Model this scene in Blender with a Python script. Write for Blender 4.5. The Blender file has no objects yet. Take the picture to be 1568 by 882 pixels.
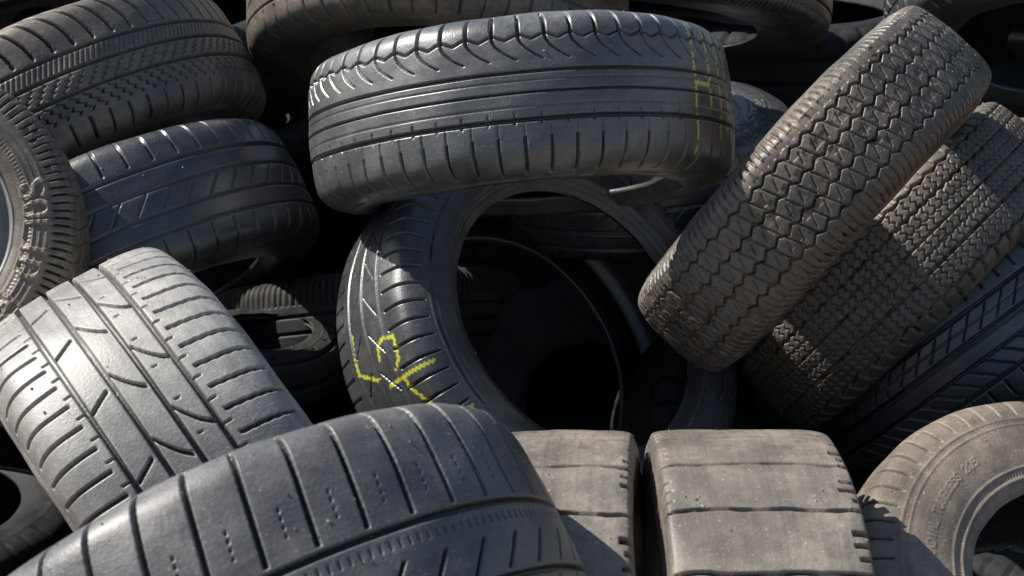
import bpy, math, random
import numpy as np
from mathutils import Vector, Matrix
random.seed(4)
# the pile face leans back: axle directions are written as (right, up the face, out of the face)
SL=Matrix.Rotation(math.radians(70),3,'X')
def dirv(v): return (SL@Vector(v)).normalized()

# ---------------------------------------------------------------- materials
def rubber(name, base, dust, amt=0.35, rough=0.55, gdust=0.0, gcol=None, scale=6.0, speck=0.75, spec=0.8, coat=0.0):
    m=bpy.data.materials.new(name); m.use_nodes=True
    nt=m.node_tree; N=nt.nodes; L=nt.links
    b=N['Principled BSDF']
    tc=N.new('ShaderNodeTexCoord')
    def noise(sc,det=6,ro=0.6):
        n=N.new('ShaderNodeTexNoise'); n.inputs['Scale'].default_value=sc
        n.inputs['Detail'].default_value=det; n.inputs['Roughness'].default_value=ro
        L.new(tc.outputs['Object'],n.inputs['Vector']); return n
    def ramp(src,a,bb,va=0.0,vb=1.0):
        r=N.new('ShaderNodeMapRange'); r.inputs[1].default_value=a; r.inputs[2].default_value=bb
        r.inputs[3].default_value=va; r.inputs[4].default_value=vb
        L.new(src,r.inputs[0]); return r.outputs[0]
    def mix(f,a,c):
        x=N.new('ShaderNodeMix'); x.data_type='RGBA'
        if isinstance(f,float): x.inputs[0].default_value=f
        else: L.new(f,x.inputs[0])
        for i,v in ((6,a),(7,c)):
            if isinstance(v,tuple): x.inputs[i].default_value=(*v,1)
            else: L.new(v,x.inputs[i])
        return x.outputs[2]
    def math_(op,a,c):
        x=N.new('ShaderNodeMath'); x.operation=op
        for i,v in ((0,a),(1,c)):
            if isinstance(v,(int,float)): x.inputs[i].default_value=v
            else: L.new(v,x.inputs[i])
        return x.outputs[0]
    n1=noise(scale,4,0.68); n2=noise(scale*10,3,0.75); n4=noise(260,2,0.8)
    wa=N.new('ShaderNodeAttribute'); wa.attribute_name='wear'
    f1=ramp(n1.outputs[0],0.38,0.66,0,1); f2=ramp(n2.outputs[0],0.32,0.68,0.2,1)
    f=math_('MULTIPLY',math_('MULTIPLY',f1,f2),min(1.0,amt*1.8))
    f=math_('ADD',f,math_('MULTIPLY',wa.outputs['Fac'],amt*0.8))
    cl=N.new('ShaderNodeClamp'); L.new(f,cl.inputs[0]); f=cl.outputs[0]
    c=mix(f,base,dust)
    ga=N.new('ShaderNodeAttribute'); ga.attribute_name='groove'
    c=mix(math_('MULTIPLY',ga.outputs['Fac'],0.95),c,tuple(v*0.13 for v in base))  # recess shade painted into the colour: grooves go nearly black
    if gdust>0:
        gf=math_('MULTIPLY',ga.outputs['Fac'],ramp(n2.outputs[0],0.42,0.56,0.0,1))
        c=mix(math_('MULTIPLY',gf,gdust),c,gcol)
    sp=ramp(n4.outputs[0],0.655,0.70,0,speck)
    c=mix(sp,c,tuple(min(.8,v*1.8+0.05) for v in dust))
    pa=N.new('ShaderNodeAttribute'); pa.attribute_name='paint'
    pf=math_('MULTIPLY',pa.outputs['Fac'],ramp(n4.outputs[0],0.34,0.42,0.3,1))
    c=mix(pf,c,(0.80,0.79,0.07))
    L.new(c,b.inputs['Base Color'])
    L.new(ramp(f,0,0.9,rough,min(0.9,rough+0.22)),b.inputs['Roughness'])
    b.inputs['Specular IOR Level'].default_value=spec
    b.inputs['Coat Weight'].default_value=coat; b.inputs['Coat Roughness'].default_value=.33
    bp=N.new('ShaderNodeBump'); bp.inputs['Strength'].default_value=0.7; bp.inputs['Distance'].default_value=0.0008
    L.new(math_('ADD',math_('MULTIPLY',n2.outputs[0],0.35),n4.outputs[0]),bp.inputs['Height'])
    L.new(bp.outputs[0],b.inputs['Normal'])
    return m
M={}
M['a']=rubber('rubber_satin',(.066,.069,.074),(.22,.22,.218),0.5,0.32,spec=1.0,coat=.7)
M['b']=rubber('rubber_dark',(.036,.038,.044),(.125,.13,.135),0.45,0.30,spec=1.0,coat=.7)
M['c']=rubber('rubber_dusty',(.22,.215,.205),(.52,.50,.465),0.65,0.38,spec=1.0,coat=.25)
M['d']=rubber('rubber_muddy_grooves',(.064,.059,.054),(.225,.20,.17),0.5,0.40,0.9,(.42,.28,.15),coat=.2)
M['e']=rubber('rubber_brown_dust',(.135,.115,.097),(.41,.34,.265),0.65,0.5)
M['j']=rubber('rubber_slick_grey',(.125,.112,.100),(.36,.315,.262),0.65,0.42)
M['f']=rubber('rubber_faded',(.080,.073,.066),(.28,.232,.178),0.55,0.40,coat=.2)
M['g']=rubber('rubber_gap_shade',(.014,.015,.017),(.04,.04,.042),0.5,0.55,spec=.3)  # shade of the gaps put into the colour: rubber darkened for buried tires
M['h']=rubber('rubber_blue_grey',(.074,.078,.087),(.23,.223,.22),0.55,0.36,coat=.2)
M['i']=rubber('rubber_dim_shade',(.024,.025,.028),(.066,.062,.058),0.5,0.5,spec=.4)  # colour lowered so tires deep in openings read as shaded

# ---------------------------------------------------------------- helpers
EE=[.0006]
def sst(x,a,b):
    t=np.clip((x-a)/(b-a),0,1); return t*t*(3-2*t)
def G(d,w,e=None):
    if e is None: e=EE[0]
    return 1-sst(np.abs(d),np.maximum(w/2-e,0),w/2+e)
def adj(C,p): return C/max(1,round(C/p))
def per(c,p): q=c/p; return (q-np.round(q))*p
def idx(c,p): return np.round(c/p)
def rnd(i): return (np.sin(i*12.9898+4.1)*43758.5453)%1.0
def tri(q): q=q-np.floor(q); return 4*np.abs(q-0.5)-1
def band(s,a,b,e=0.001): return sst(s,a-e,a+e)*(1-sst(s,b-e,b+e))
def mx(*a):
    r=a[0]
    for q in a[1:]: r=np.maximum(r,q)
    return r
def P1(c,s,C):
    p=adj(C,.036); q=per(c,p)
    D=.006*mx(G(s-.024,.0038),G(s+.004,.0028),G(s+.040,.005))
    D=mx(D,.005*G(q,.0038)*band(s,-.125,-.062))
    D=mx(D,.006*G(q-.0,.0042)*band(s,.072,.13))
    off=((.074-s)/.036)
    D=mx(D,.005*G(per(c-np.clip(off,0,1.2)**2*.036,p),.0036)*band(s,.040,.074))
    D=mx(D,.004*G(s-.072-.004*tri(c/p),.0035))
    D=mx(D,.003*G(per(c+.012,p),.002)*band(s,-.046,-.030), .002*G(q,.0018)*band(s,-.062,-.045))
    D=mx(D,.0014*G(s-.012,.0015),.0014*G(s+.022,.0015))
    return D
def P2(c,s,C):
    p=adj(C,.030); q=per(c,p)
    D=.006*mx(G(s-.048,.005),G(s-.006,.005),G(s+.036,.005))
    D=mx(D,.005*G(q,.0036)*band(s,.058,.13),.005*G(q,.0036)*band(s,-.13,-.055))
    p2=adj(C,.06)
    D=mx(D,.004*G(per(c-1.4*s,p2),.0028)*band(s,.012,.040),.004*G(per(c+1.2*s,p2),.0028)*band(s,-.032,-.008))
    return D
def P3(c,s,C):
    p=adj(C,.031); q=per(c-.10*np.abs(s),p)
    D=.007*mx(G(s-.050,.0062),G(s-.014,.0062),G(s+.022,.0062),G(s+.060,.0062))
    D=mx(D,.006*G(q,.0046)*band(s,.062,.145),.006*G(per(c,p),.0046)*band(s,-.145,-.072))
    p2=adj(C,.094)
    u=(s-.014)/.036
    D=mx(D,.006*G(per(c-.045*np.sin(np.clip(u,0,1)*1.5),p2),.0064)*band(s,.018,.046))
    u2=(s+.022)/.036
    D=mx(D,.006*G(per(c-.02-.045*np.sin(np.clip(u2,0,1)*1.5),p2),.0064)*band(s,-.018,.008))
    D=mx(D,.006*G(per(c-.05+.6*(s+.04),p2),.0048)*band(s,-.056,-.030))
    D=mx(D,.004*G(per(c-.02,p),.0022)*band(s,.052,.062),.004*G(per(c+.01,p),.0022)*band(s,-.072,-.062),.003*G(per(c,p2/2),.002)*band(s,.024,.030))
    return D
def P4(c,s,C):
    p=adj(C,.047); q=per(c-.12*s,p)
    D=.007*mx(G(s+.002,.0058),G(s+.072,.0058))
    D=mx(D,.006*G(q,.0044)*band(s,.006,.14))
    D=mx(D,.0025*G(per(c-.12*s+p/2,p),.0016)*band(s,.02,.05)*(tri(s/.008)>0))
    D=mx(D,.002*G(per(c,adj(C,.010)),.0018)*band(s,-.020,-.012))
    D=mx(D,.005*G(per(c-.9*s,p),.0042)*band(s,-.064,-.032),.005*G(per(c+.3*s,p),.0042)*band(s,-.14,-.078))
    return D
def P5(c,s,C):
    p=adj(C,.085); q=per(c+.0008*np.sin(s*60),p)
    D=.008*G(q,.0044)
    i=idx(c,adj(C,.017)); r=rnd(i)
    D=mx(D,.008*(r>.35)*G(per(c,adj(C,.017)),.004+.004*rnd(i+9))*sst(s,.084+.014*rnd(i+3),.087+.014*rnd(i+3)))
    D=mx(D,.003*G(per(c,adj(C,.017)),.003)*sst(-s,.096,.100)*(rnd(i+5)>.6))
    D=D+.0004*np.sin(c*37+s*22)*np.sin(s*61+1)
    return D
def P7(c,s,C):
    D=0*c
    p=adj(C,.025)
    for k,s0 in enumerate((-.052,-.018,.018,.052)):
        D=mx(D,.006*G(s-s0-.0036*tri(c/p+.5*(k%2))-.001*np.sin(c*90),.0034))
    for k,s0 in enumerate((-.035,0,.035)):
        D=mx(D,.004*G(per(c-p*.5*(k%2)+.35*(s-s0),p),.0020)*band(s,s0-.013,s0+.013))
        D=mx(D,.003*G(per(c-p*.5*(k%2)+p*.5-.4*(s-s0),p),.0016)*band(s,s0-.008,s0+.008))
    p2=adj(C,.0125)
    D=mx(D,.006*G(per(c,p2),.0034)*sst(np.abs(s),.074,.080)*(1-sst(np.abs(s),.12,.13)))
    D=mx(D,.003*G(per(c,p2),.0022)*band(np.abs(s),.060,.074))
    i=idx(c,adj(C,.009)); D=D+.0014*rnd(i*7+np.round(s/.011)*13)*(rnd(i*3+np.round(s/.011)*5)>.7)
    return D
def P8(c,s,C):
    D=.006*mx(G(s-.045-.002*tri(c/adj(C,.02)),.0045),G(s-.006,.0035),G(s+.036,.0045),G(np.abs(s)-.074-.002*np.sin(c/adj(C,.03)*6.283),.0045))
    p=adj(C,.0155)
    D=mx(D,.004*G(per(c+.003*tri(s/.012),p),.0022)*band(np.abs(s),.0,.072))
    D=mx(D,.003*G(s-.025-.002*tri(c/p),.0022),.003*G(s+.015-.002*tri(c/p),.0022))
    D=mx(D,.006*G(per(c,adj(C,.03)),.006)*band(np.abs(s),.078,.14))
    return D
def P9(c,s,C):
    D=.006*mx(G(s-.052,.0055),G(s-.012,.005),G(s+.022,.005),G(s+.060,.0055))
    p=adj(C,.032)
    D=mx(D,.005*G(per(c-1.1*s,p),.0034)*band(s,.018,.050),.005*G(per(c+1.1*s,p),.0034)*band(s,-.056,-.024))
    D=mx(D,.005*G(per(c,p),.0038)*band(np.abs(s),.066,.14))
    D=mx(D,.003*G(s-.004,.0025),.003*G(s-.032,.002))
    return D
def P10(c,s,C):
    p=adj(C,.034); q=per(c+6.0*np.clip(s-.03,0,1)**2,p)
    D=.006*mx(G(s-.026,.0038),G(s+.004,.0038),G(s+.040,.0038))
    D=mx(D,.006*G(q,.0045)*band(s,.034,.14))
    D=mx(D,.002*G(per(c-.5*s,adj(C,.009)),.0024)*band(s,.0,.022))
    D=mx(D,.004*G(per(c-.9*s+.003*tri(s/.008),adj(C,.022)),.003)*band(s,-.036,-.010),.005*G(per(c+.9*s-.004*tri(s/.01),adj(C,.022)),.004)*band(s,-.075,-.045))
    D=mx(D,.006*G(per(c,p),.0045)*band(s,-.14,-.082))
    return D
def P11(c,s,C):
    p=adj(C,.042); q=per(c,p)
    D=.004*mx(G(s-.046,.0045),G(s-.010,.0035),G(s+.030,.0035),G(s+.062,.0035))
    D=mx(D,.004*G(q,.0036)*band(s,.055,.14),.004*G(q,.0036)*band(s,-.14,-.07))
    D=mx(D,.002*G(per(c-.9*s,p),.003)*band(s,-.026,.008))
    return D
def P0(c,s,C):
    p=adj(C,.05)
    return mx(.006*mx(G(s-.05,.007,.002),G(s,.007,.002),G(s+.05,.007,.002)),.005*G(per(c,p),.007,.002)*band(np.abs(s),.06,.14,.003))
def PR(c,s,C):
    p=adj(C,.012)
    return mx(.003*G(per(c,p),.004,.0012)*band(np.abs(s),.05,.14),.004*mx(G(s,.004),G(s-.03,.004),G(s+.03,.004)))

FONT={'A':[[(0,0),(.5,1),(1,0)],[(.2,.4),(.8,.4)]],'D':[[(0,0),(0,1),(.6,1),(1,.7),(1,.3),(.6,0),(0,0)]],'I':[[(.5,0),(.5,1)]],
'R':[[(0,0),(0,1),(.8,1),(1,.75),(.8,.5),(0,.5)],[(.5,.5),(1,0)]],'L':[[(0,1),(0,0),(1,0)]],'T':[[(0,1),(1,1)],[(.5,1),(.5,0)]],
'U':[[(0,1),(0,.2),(.3,0),(.7,0),(1,.2),(1,1)]],'B':[[(0,0),(0,1),(.8,1),(.9,.75),(.7,.5),(0,.5)],[(.7,.5),(1,.25),(.8,0),(0,0)]],
'E':[[(1,1),(0,1),(0,0),(1,0)],[(0,.5),(.8,.5)]],'S':[[(1,.85),(.7,1),(.3,1),(0,.8),(.2,.55),(.8,.45),(1,.2),(.7,0),(.3,0),(0,.15)]],
'2':[[(0,.8),(.3,1),(.8,1),(1,.7),(0,0),(1,0)]],'0':[[(.3,0),(0,.3),(0,.7),(.3,1),(.7,1),(1,.7),(1,.3),(.7,0),(.3,0)]],'5':[[(1,1),(0,1),(0,.55),(.7,.6),(1,.3),(.7,0),(0,.05)]],
'1':[[(.3,.8),(.6,1),(.6,0)]],'6':[[(.9,1),(.3,.8),(0,.3),(.3,0),(.8,0),(1,.3),(.7,.5),(.1,.4)]],'O':[[(.3,0),(0,.3),(0,.7),(.3,1),(.7,1),(1,.7),(1,.3),(.7,0),(.3,0)]],' ':[]}
def segdist(X,Y,a,b):
    ax,ay=a; bx,by=b; dx,dy=bx-ax,by-ay; l=dx*dx+dy*dy+1e-12
    t=np.clip(((X-ax)*dx+(Y-ay)*dy)/l,0,1)
    return np.hypot(X-ax-t*dx,Y-ay-t*dy)
def catmull(P,n=20):
    P=np.array(P,float); Q=np.vstack([2*P[0]-P[1],P,2*P[-1]-P[-2]]); out=[]
    for i in range(1,len(Q)-2):
        t=np.linspace(0,1,n,endpoint=False)[:,None]
        p0,p1,p2,p3=Q[i-1],Q[i],Q[i+1],Q[i+2]
        out.append(.5*((2*p1)+(-p0+p2)*t+(2*p0-5*p1+4*p2-p3)*t*t+(-p0+3*p1-3*p2+p3)*t**3))
    out.append(P[-1:]); return np.vstack(out)
def resample(poly,svals):
    d=np.r_[0,np.cumsum(np.hypot(*np.diff(poly,axis=0).T))]
    return np.c_[np.interp(svals,d,poly[:,0]),np.interp(svals,d,poly[:,1])],d[-1]
def grid_mesh(name,V,NT,Mt,attrs,closed=True):
    i=np.arange(NT)[:,None]; j=np.arange(Mt if closed else Mt-1)[None,:]
    i2=(i+1)%NT; j2=(j+1)%Mt
    fc=np.stack([i*Mt+j,i2*Mt+j,i2*Mt+j2,i*Mt+j2],-1).reshape(-1,4).astype(np.int32)
    me=bpy.data.meshes.new(name+'_mesh')
    me.vertices.add(len(V)); me.vertices.foreach_set('co',V.astype(np.float32).ravel())
    me.loops.add(fc.size); me.loops.foreach_set('vertex_index',fc.ravel())
    me.polygons.add(len(fc)); me.polygons.foreach_set('loop_start',np.arange(0,fc.size,4,dtype=np.int32))
    try: me.polygons.foreach_set('loop_total',np.full(len(fc),4,dtype=np.int32))
    except Exception: pass
    me.polygons.foreach_set('use_smooth',np.ones(len(fc),dtype=bool))
    for nm,arr in attrs:
        at_=me.attributes.new(nm,'FLOAT','POINT'); at_.data.foreach_set('value',arr.astype(np.float32).ravel())
    me.update(calc_edges=True)
    return me
crumb_sites=[]
def make_mesh(name,R,W,rb,pat,NT=900,ds=.002,dside=.006,square=False,strokes=None,text=None,phase=0.0,squash=.008,sw=.006,crown=1.0,e=.0006,sh=.06):
    EE[0]=e
    if square:
        o=[(0,R),(.2*W,R-.0005),(.38*W,R-.002),(.46*W,R-.004),(.492*W,R-.009),(.50*W,R-.025),(.50*W,R-sh)]
    else:
        k=crown*sh/.06
        o=[(0,R),(.16*W,R-.0012*k),(.30*W,R-.004*k),(.39*W,R-.009*k),(.445*W,R-.019*k),(.48*W,R-.036*k),(.50*W,R-sh)]
    H=R-rb
    o+=[(.505*W,R-sh-(H-sh)*.25),(.49*W,R-sh-(H-sh)*.55),(.455*W,rb+.018),(.43*W,rb+.007),(.405*W,rb)]
    inn=[(.375*W,rb+.002),(.38*W,rb+.012),(.43*W,rb+.35*H),(.455*W,rb+.6*H),(.43*W,R-.035),(.34*W,R-.022),(.15*W,R-.019),(0,R-.018)]
    po=catmull(o); pi=catmull([(.405*W,rb)]+inn)
    _,S=resample(po,np.array([0.]))
    St=min(.5*W+.03,S-.02)
    sv=np.r_[np.arange(0,St,ds),np.arange(St,S,dside),[S]]
    if sv[-1]-sv[-2]<1e-4: sv=np.delete(sv,-2)
    half,_=resample(po,sv)
    s=np.r_[-sv[:0:-1],sv]
    prof=np.vstack([half[:0:-1]*[-1,1],half])
    _,SI=resample(pi,np.array([0.]))
    si=np.linspace(0,SI,30)[1:]
    ip,_=resample(pi,si)
    inner=np.vstack([ip,(ip[:-1]*[-1,1])[::-1]])
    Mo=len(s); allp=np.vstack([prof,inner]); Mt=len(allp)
    tg=np.roll(allp,-1,0)-np.roll(allp,1,0); tg/=np.linalg.norm(tg,axis=1)[:,None]+1e-9
    nrm=np.c_[-tg[:,1],tg[:,0]]
    th=np.linspace(-np.pi,np.pi,NT,endpoint=False)
    C=2*np.pi*R
    TH,SS=np.meshgrid(th,s,indexing='ij')
    c=TH*R+phase
    D=pat(c,SS,C)
    tz=1-sst(np.abs(SS),.5*W+.012,.5*W+.022)
    D=D*tz
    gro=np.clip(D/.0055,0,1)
    D=D*1.25
    sb=S-np.abs(SS)
    h=-D
    h=h+.0025*G(sb-.020,.006,.002)+.0014*G(sb-.034,.003,.0012)+.0012*G(sb-(S-.5*W-.026),.003,.0012)+.0010*G(sb-(S-.5*W-.036),.002,.001)
    h=h+.0009*band(sb,.024,.031)*(0.5+0.5*np.cos(c*2*np.pi/adj(C,.008)))
    h=h+.0006*np.sin(7*TH+SS*40+phase*9)+.0004*np.sin(17*TH-SS*90)
    lt=0*h
    if text:
        for (word,th0,side,size,rr,flip) in text:
            w=size*.62; pos=0
            for ch in word:
                for pl in FONT[ch]:
                    for a,b in zip(pl[:-1],pl[1:]):
                        m=(np.abs(th-(th0+flip*(pos+w/2)/rr))<(w*1.2)/rr)
                        X=flip*(th[m]-th0)*rr-pos
                        rrad=prof[:,1]
                        jm=np.where((s*side>0)&(np.abs(rrad-rr)<size)&(S-np.abs(s)<S-.5*W))[0]
                        Xg,Yg=np.meshgrid(X,rrad[jm]-rr,indexing='ij')
                        dd=segdist(Xg,Yg,(a[0]*w,(a[1]-.5)*size),(b[0]*w,(b[1]-.5)*size))
                        ii=np.where(m)[0]
                        k=(1-sst(dd,sw*.3,sw*.3+.0014))
                        lt[np.ix_(ii,jm)]=np.maximum(lt[np.ix_(ii,jm)],k)
                pos+=size*.86
        h=h+min(.0032,sw*.4)*lt
    rs=np.random.RandomState(int(R*1e4+W*1e5+phase*1e3)%99999)
    row=rs.rand(Mo); row=np.convolve(row,np.ones(3)/3,'same')
    a1=np.interp(np.arange(NT),np.linspace(0,NT,60),rs.rand(60)); 
    blk=rnd(idx(c,adj(C,.034))*3.1+np.round(SS/.036)*7.7)
    wear=np.clip(.55*row[None,:]+.35*a1[:,None]+.35*blk-.15,0,1)+.4*lt
    edge=np.clip(np.abs(np.roll(gro,1,1)-np.roll(gro,-1,1))+np.abs(np.roll(gro,1,0)-np.roll(gro,-1,0)),0,1)*(gro<.5)
    wear=np.clip(wear+.7*edge*rs.rand(NT,Mo),0,1.3)
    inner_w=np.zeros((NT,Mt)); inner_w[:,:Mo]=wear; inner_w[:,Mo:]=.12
    paint=np.zeros_like(h)
    if strokes:
        cc=TH*R
        for pl,wd in strokes:
            for a,b in zip(pl[:-1],pl[1:]):
                dd=segdist(cc+.0012*np.sin(SS*900),SS+.0012*np.sin(cc*700),a,b)
                paint=np.maximum(paint,1-sst(dd,wd*.5-.0008,wd*.5+.0012))
        paint*= (D<.003)
    full=np.zeros((NT,Mt)); full[:,:Mo]=h
    X=allp[None,:,0]+nrm[None,:,0]*full
    Rr=(allp[None,:,1]+nrm[None,:,1]*full)*(1+squash*np.cos(2*th+phase*31))[:,None]
    X=X+.004*np.sin(2*th+phase*17)[:,None]
    V=np.stack([Rr*np.cos(th)[:,None],Rr*np.sin(th)[:,None],X],-1).reshape(-1,3)
    g=np.zeros((NT,Mt)); g[:,:Mo]=gro; g[:,Mo:]=.8; p=np.zeros((NT,Mt)); p[:,:Mo]=paint  # inner side takes the same painted darkening as the grooves
    k=np.random.RandomState(3).randint(0,NT,1500); l=np.random.RandomState(5).randint(0,Mo,1500)
    nl=np.stack([nrm[l,1]*np.cos(th[k]),nrm[l,1]*np.sin(th[k]),nrm[l,0]],-1)
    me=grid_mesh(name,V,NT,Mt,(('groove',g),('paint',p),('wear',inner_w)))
    me_sites[me.name]=(V.reshape(NT,Mt,3)[k,l],nl)
    return me
me_sites={}
OUT=SL@Vector((0,0,1))
def place(name,me,pos,ax,mat):
    ob=bpy.data.objects.new(name,me); bpy.context.scene.collection.objects.link(ob)
    if mat and not me.materials: me.materials.append(M[mat])
    ax=Vector(ax).normalized()
    e0=(OUT-ax*OUT.dot(ax)).normalized(); e1=ax.cross(e0)
    ob.matrix_world=Matrix.Translation(pos)@Matrix((e0,e1,ax)).transposed().to_4x4()
    return ob
def tire(pat,R,W,rb,pos,ax,mat,name='car_tire',**kw):
    me=make_mesh(name,R,W,rb,pat,phase=kw.pop('phase',len(bpy.data.objects)*.013),**kw)
    ob=place(name,me,Vector(pos),dirv(ax),mat)
    crumb_sites.append((ob.matrix_world.copy(),me.name))
    return ob

# ---------------------------------------------------------------- tires (world metres)
R1=.325
def deg(d): return math.radians(d)*R1
yl1=[]
for dg,(a,b) in ((49,(.095,-.09)),(56,(.09,-.02)),(62,(.10,-.07)),(68,(.06,-.05))):
    s=a
    while s>b:
        yl1.append(([(deg(dg)+random.uniform(-.001,.001),s),(deg(dg)+random.uniform(-.002,.002),max(b,s-.032))],.0042)); s-=.044
yl1+=[([(deg(49),.01),(deg(55),.008),(deg(56),.02)],.006)]
tire(P1,R1,.225,.215,(.014,2.338,1.112),(-.07,.98,-.045),'a',strokes=yl1,NT=1400,ds=.0015,e=.0005,phase=0)
o=-.122
def pl(*p): return [(o+c,s+.026) for (s,c) in p]
yw=.0052
yl2=[(pl((-.058,-.0726),(-.065,-.012),(-.026,.012)),yw),(pl((-.006,-.0128),(.0,-.03),(.015,-.037),(.039,-.030),(.036,.004),(.02,.014)),yw),
(pl((-.006,.030),(.086,.031)),yw),(pl((.038,.058),(.054,.09)),yw),(pl((-.041,.061),(.035,.089)),yw),(pl((-.03,.075),(.03,.10)),yw),(pl((.071,.117),(.10,.122)),yw),(pl((.03,.03),(.035,.055)),yw)]
tire(P2,.335,.225,.222,(.053,2.320,.766),(.56,.42,.71),'b',strokes=yl2,NT=1400,ds=.0015,dside=.003,e=.0005)
tire(P3,.33,.275,.215,(-.397,1.766,.760),(.84,.52,-.30),'c',NT=1600,ds=.0013,e=.0005)
tire(P4,.325,.25,.21,(-.245,1.359,.814),(-.45,.85,-.30),'h',NT=2000,ds=.0011,e=.0009)
tire(P5,.34,.20,.22,(.062,1.628,.559),(1,.03,.10),'j',square=True,name='truck_tire',NT=1400,ds=.0014,e=.0005)
tire(P5,.34,.215,.22,(.278,1.611,.571),(1,0,.0),'j',square=True,name='truck_tire',NT=1400,ds=.0014,e=.0005,phase=.4)
tire(P2,.31,.20,.16,(.709,1.730,.605),(.20,.62,.75),'e',dside=.0015,text=[('RADIAL TUBELESS 205',-1.45,1,.011,.222,-1)],NT=1500,ds=.0017,e=.0005,sw=.0018)
tire(P7,.315,.185,.21,(.454,2.306,1.019),(-.73,.68,-.09),'d',NT=1500,ds=.0014,e=.0005)
tire(P8,.315,.20,.215,(.652,2.521,.822),(-.70,.70,-.12),'d',NT=1200,ds=.0017)
tire(P9,.325,.21,.215,(.811,2.531,.697),(-.60,.78,-.14),'b',NT=1200,ds=.0017)
tire(P10,.375,.235,.235,(-.810,2.717,.979),(-.50,.86,-.06),'f',NT=1200)
tire(P11,.345,.23,.215,(-.674,2.551,.815),(-.46,.88,-.10),'b',NT=1200)
wheel=bpy.data.objects.new('car_wheel',None); bpy.context.scene.collection.objects.link(wheel)
tr=tire(P7,.245,.17,.155,(-.862,2.145,.995),(.12,.20,.97),'f',name='tire',dside=.0015,sw=.009,sh=.03,text=[('SOLID RADIAL',2.45,1,.034,.190,-1)],NT=1200)
rp=[(.06,.158),(.065,.150),(.058,.145),(.04,.140),(.03,.125),(.05,.110),(.055,.085),(.040,.06),(.035,.03),(.033,.004)]
rp,_=resample(catmull(rp),np.linspace(0,.22,60))
th=np.linspace(-np.pi,np.pi,160,endpoint=False)
V=np.stack([rp[None,:,1]*np.cos(th)[:,None],rp[None,:,1]*np.sin(th)[:,None],rp[None,:,0]+0*th[:,None]+.004*np.cos(8*th)[:,None]*(np.abs(rp[None,:,1]-.098)<.02)],-1).reshape(-1,3)
rm=grid_mesh('rim',V,160,60,(),closed=False)
sm=bpy.data.materials.new('painted_steel'); sm.use_nodes=True; b=sm.node_tree.nodes['Principled BSDF']
b.inputs['Base Color'].default_value=(.42,.42,.41,1); b.inputs['Metallic'].default_value=.6; b.inputs['Roughness'].default_value=.45
nn=sm.node_tree.nodes.new('ShaderNodeTexNoise'); nn.inputs['Scale'].default_value=30; rr=sm.node_tree.nodes.new('ShaderNodeMapRange'); rr.inputs[3].default_value=.3; rr.inputs[4].default_value=.7
sm.node_tree.links.new(nn.outputs[0],rr.inputs[0]); sm.node_tree.links.new(rr.outputs[0],b.inputs['Roughness'])
rm.materials.append(sm)
rim=bpy.data.objects.new('rim',rm); bpy.context.scene.collection.objects.link(rim); rim.matrix_world=tr.matrix_world.copy()
wheel.location=tr.matrix_world.translation
bpy.context.view_layer.update()
for ch in (tr,rim):
    ch.parent=wheel; ch.matrix_parent_inverse=wheel.matrix_world.inverted()
tire(P11,.36,.23,.225,(-.138,2.948,1.175),(.02,.97,-.16),'f')
tire(PR,.36,.15,.22,(.262,3.060,1.190),(.08,.98,-.06),'b')
tire(P11,.33,.19,.21,(.204,2.855,.918),(-.05,.93,.36),'b',dside=.002,text=[('RADIAL TUBELESS 205',1.6,1,.024,.26,-1)])
tire(P9,.34,.21,.21,(1.034,2.901,1.200),(.12,.95,-.25),'b')
tire(P0,.14,.10,.08,(-.426,2.497,.667),(.1,.93,.35),'i',name='cart_tire',NT=500)
tire(PR,.32,.21,.21,(-.285,2.832,.563),(-.1,.97,-.1),'i')
tire(P7,.30,.20,.13,(.146,2.639,.471),(.1,.5,.85),'i',NT=500,ds=.003)
tire(P0,.31,.2,.2,(.465,2.475,.459),(.5,.4,.75),'g',NT=500,ds=.003)
tire(P9,.31,.2,.2,(-.669,1.836,.604),(.45,.45,.75),'b',dside=.003,text=[('TUBELESS RADIAL',-2.9,1,.02,.25,-1)])
tire(P10,.33,.22,.21,(.795,2.708,.370),(-.4,.9,-.1),'g',NT=500,ds=.003)
tire(P11,.34,.22,.22,(-1.013,3.112,1.187),(-.30,.95,-.1),'f',NT=600,ds=.003)
tire(P11,.33,.21,.21,(1.20,3.10,1.17),(.1,.97,-.2),'g',NT=600,ds=.003)

# filler pile
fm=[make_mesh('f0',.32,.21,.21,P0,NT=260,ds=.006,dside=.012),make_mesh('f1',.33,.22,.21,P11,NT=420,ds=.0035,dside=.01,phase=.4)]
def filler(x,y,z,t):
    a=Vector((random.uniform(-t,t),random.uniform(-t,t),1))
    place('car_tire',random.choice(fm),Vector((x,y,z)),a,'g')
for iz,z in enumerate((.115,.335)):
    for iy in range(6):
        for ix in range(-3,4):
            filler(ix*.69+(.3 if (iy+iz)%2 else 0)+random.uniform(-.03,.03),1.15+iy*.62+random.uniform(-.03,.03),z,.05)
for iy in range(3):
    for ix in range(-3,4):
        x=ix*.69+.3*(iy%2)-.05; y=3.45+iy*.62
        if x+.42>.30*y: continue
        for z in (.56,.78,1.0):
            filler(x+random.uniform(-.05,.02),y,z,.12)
filler(.64,3.45,.56,.05); filler(.63,3.46,.78,.05); filler(.62,3.47,1.0,.05); filler(.82,4.25,.56,.05); filler(.81,4.3,.78,.05); filler(.80,4.2,1.0,.05)

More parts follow.
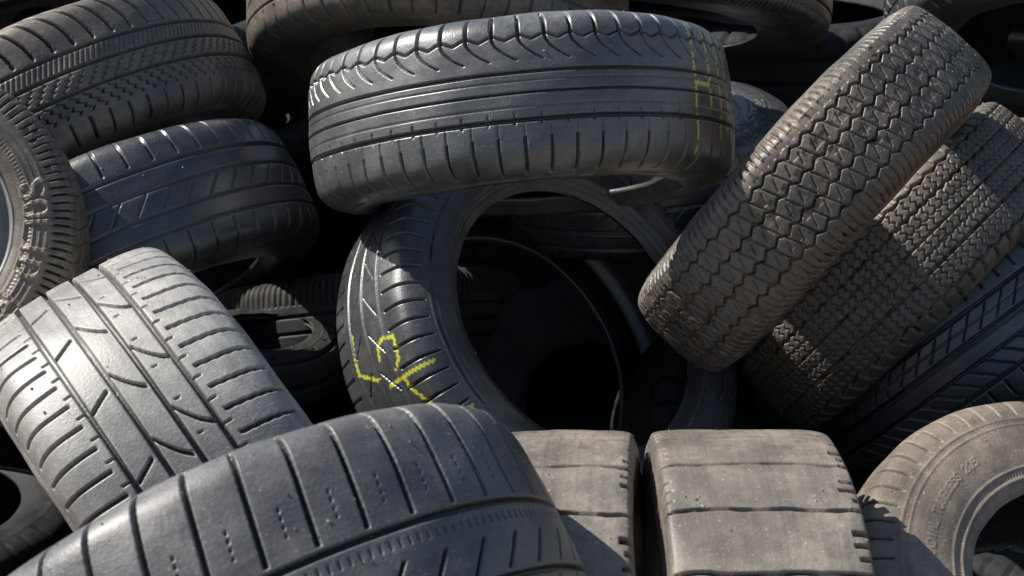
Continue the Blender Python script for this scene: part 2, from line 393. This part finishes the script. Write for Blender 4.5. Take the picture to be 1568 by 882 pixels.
# grit lying on upward-facing rubber
rs=np.random.RandomState(11); vs=[]; fs=[]
for mw,mn in crumb_sites[:12]:
    P,Nn=me_sites[mn]
    for p,n in zip(P,Nn):
        nw=(mw.to_3x3()@Vector(n))
        if nw.z<.45 or rs.rand()>.22: continue
        w=mw@Vector(p); r=.0007+.0016*rs.rand()**2
        base=len(vs)
        for d in ((1,0,0),(0,1,0),(-1,0,0),(0,-1,0),(0,0,1),(0,0,-.6)):
            vs.append(tuple(w+Vector(d)*r*(.6+.8*rs.rand())))
        for f in ((0,1,4),(1,2,4),(2,3,4),(3,0,4),(1,0,5),(2,1,5),(3,2,5),(0,3,5)): fs.append(tuple(base+q for q in f))
gm=bpy.data.meshes.new('grit_mesh'); gm.from_pydata(vs,[],fs); gm.update()
gmat=bpy.data.materials.new('pale_grit'); gmat.use_nodes=True; N=gmat.node_tree.nodes; L=gmat.node_tree.links
n=N.new('ShaderNodeTexNoise'); n.inputs['Scale'].default_value=60; r=N.new('ShaderNodeValToRGB'); r.color_ramp.elements[0].color=(.14,.10,.07,1); r.color_ramp.elements[1].color=(.5,.45,.36,1); r.color_ramp.elements[0].position=.4; r.color_ramp.elements[1].position=.6
tc=N.new('ShaderNodeTexCoord'); L.new(tc.outputs['Object'],n.inputs['Vector']); L.new(n.outputs[0],r.inputs[0]); L.new(r.outputs[0],N['Principled BSDF'].inputs['Base Color']); N['Principled BSDF'].inputs['Roughness'].default_value=.9
gm.materials.append(gmat); go=bpy.data.objects.new('grit',gm); bpy.context.scene.collection.objects.link(go)

# ---------------------------------------------------------------- ground
bpy.ops.mesh.primitive_plane_add(size=400); g=bpy.context.object; g.name='ground'
m=bpy.data.materials.new('dry_soil'); m.use_nodes=True; N=m.node_tree.nodes; L=m.node_tree.links
n=N.new('ShaderNodeTexNoise'); n.inputs['Scale'].default_value=4; n.inputs['Detail'].default_value=12; n.inputs['Roughness'].default_value=.75
r=N.new('ShaderNodeValToRGB'); r.color_ramp.elements[0].position=.38; r.color_ramp.elements[0].color=(.08,.045,.025,1); r.color_ramp.elements[1].position=.62; r.color_ramp.elements[1].color=(.40,.27,.16,1)
tc=N.new('ShaderNodeTexCoord'); L.new(tc.outputs['Object'],n.inputs['Vector']); L.new(n.outputs[0],r.inputs[0]); L.new(r.outputs[0],N['Principled BSDF'].inputs['Base Color']); N['Principled BSDF'].inputs['Roughness'].default_value=.95
g.data.materials.append(m)

# ---------------------------------------------------------------- light
sd=dirv((-.67,.73,.06))
el=math.asin(sd.z); az=math.atan2(sd.x,sd.y)
sl=bpy.data.lights.new('sun','SUN'); sl.energy=5; sl.angle=math.radians(.5); sl.color=(1,.95,.87)
so=bpy.data.objects.new('sun',sl); bpy.context.scene.collection.objects.link(so)
so.rotation_euler=(-sd).to_track_quat('-Z','Y').to_euler()
wd=bpy.data.worlds.new('World'); bpy.context.scene.world=wd; wd.use_nodes=True
N=wd.node_tree.nodes; L=wd.node_tree.links
sk=N.new('ShaderNodeTexSky'); sk.sky_type='NISHITA'; sk.sun_disc=False; sk.sun_elevation=el; sk.sun_rotation=az
L.new(sk.outputs[0],N['Background'].inputs[0]); N['Background'].inputs[1].default_value=.08
cd=bpy.data.cameras.new('camera'); co=bpy.data.objects.new('camera',cd); bpy.context.scene.collection.objects.link(co)
co.location=(0,0,1.7); co.rotation_euler=(math.radians(70),0,0)
cd.sensor_width=36; cd.lens=55.1; cd.clip_end=1000; cd.clip_start=.05
cd.dof.use_dof=True; cd.dof.focus_distance=2.2; cd.dof.aperture_fstop=10
sc=bpy.context.scene; sc.camera=co
sc.view_settings.view_transform='Standard'; sc.view_settings.look='None'; sc.view_settings.exposure=0
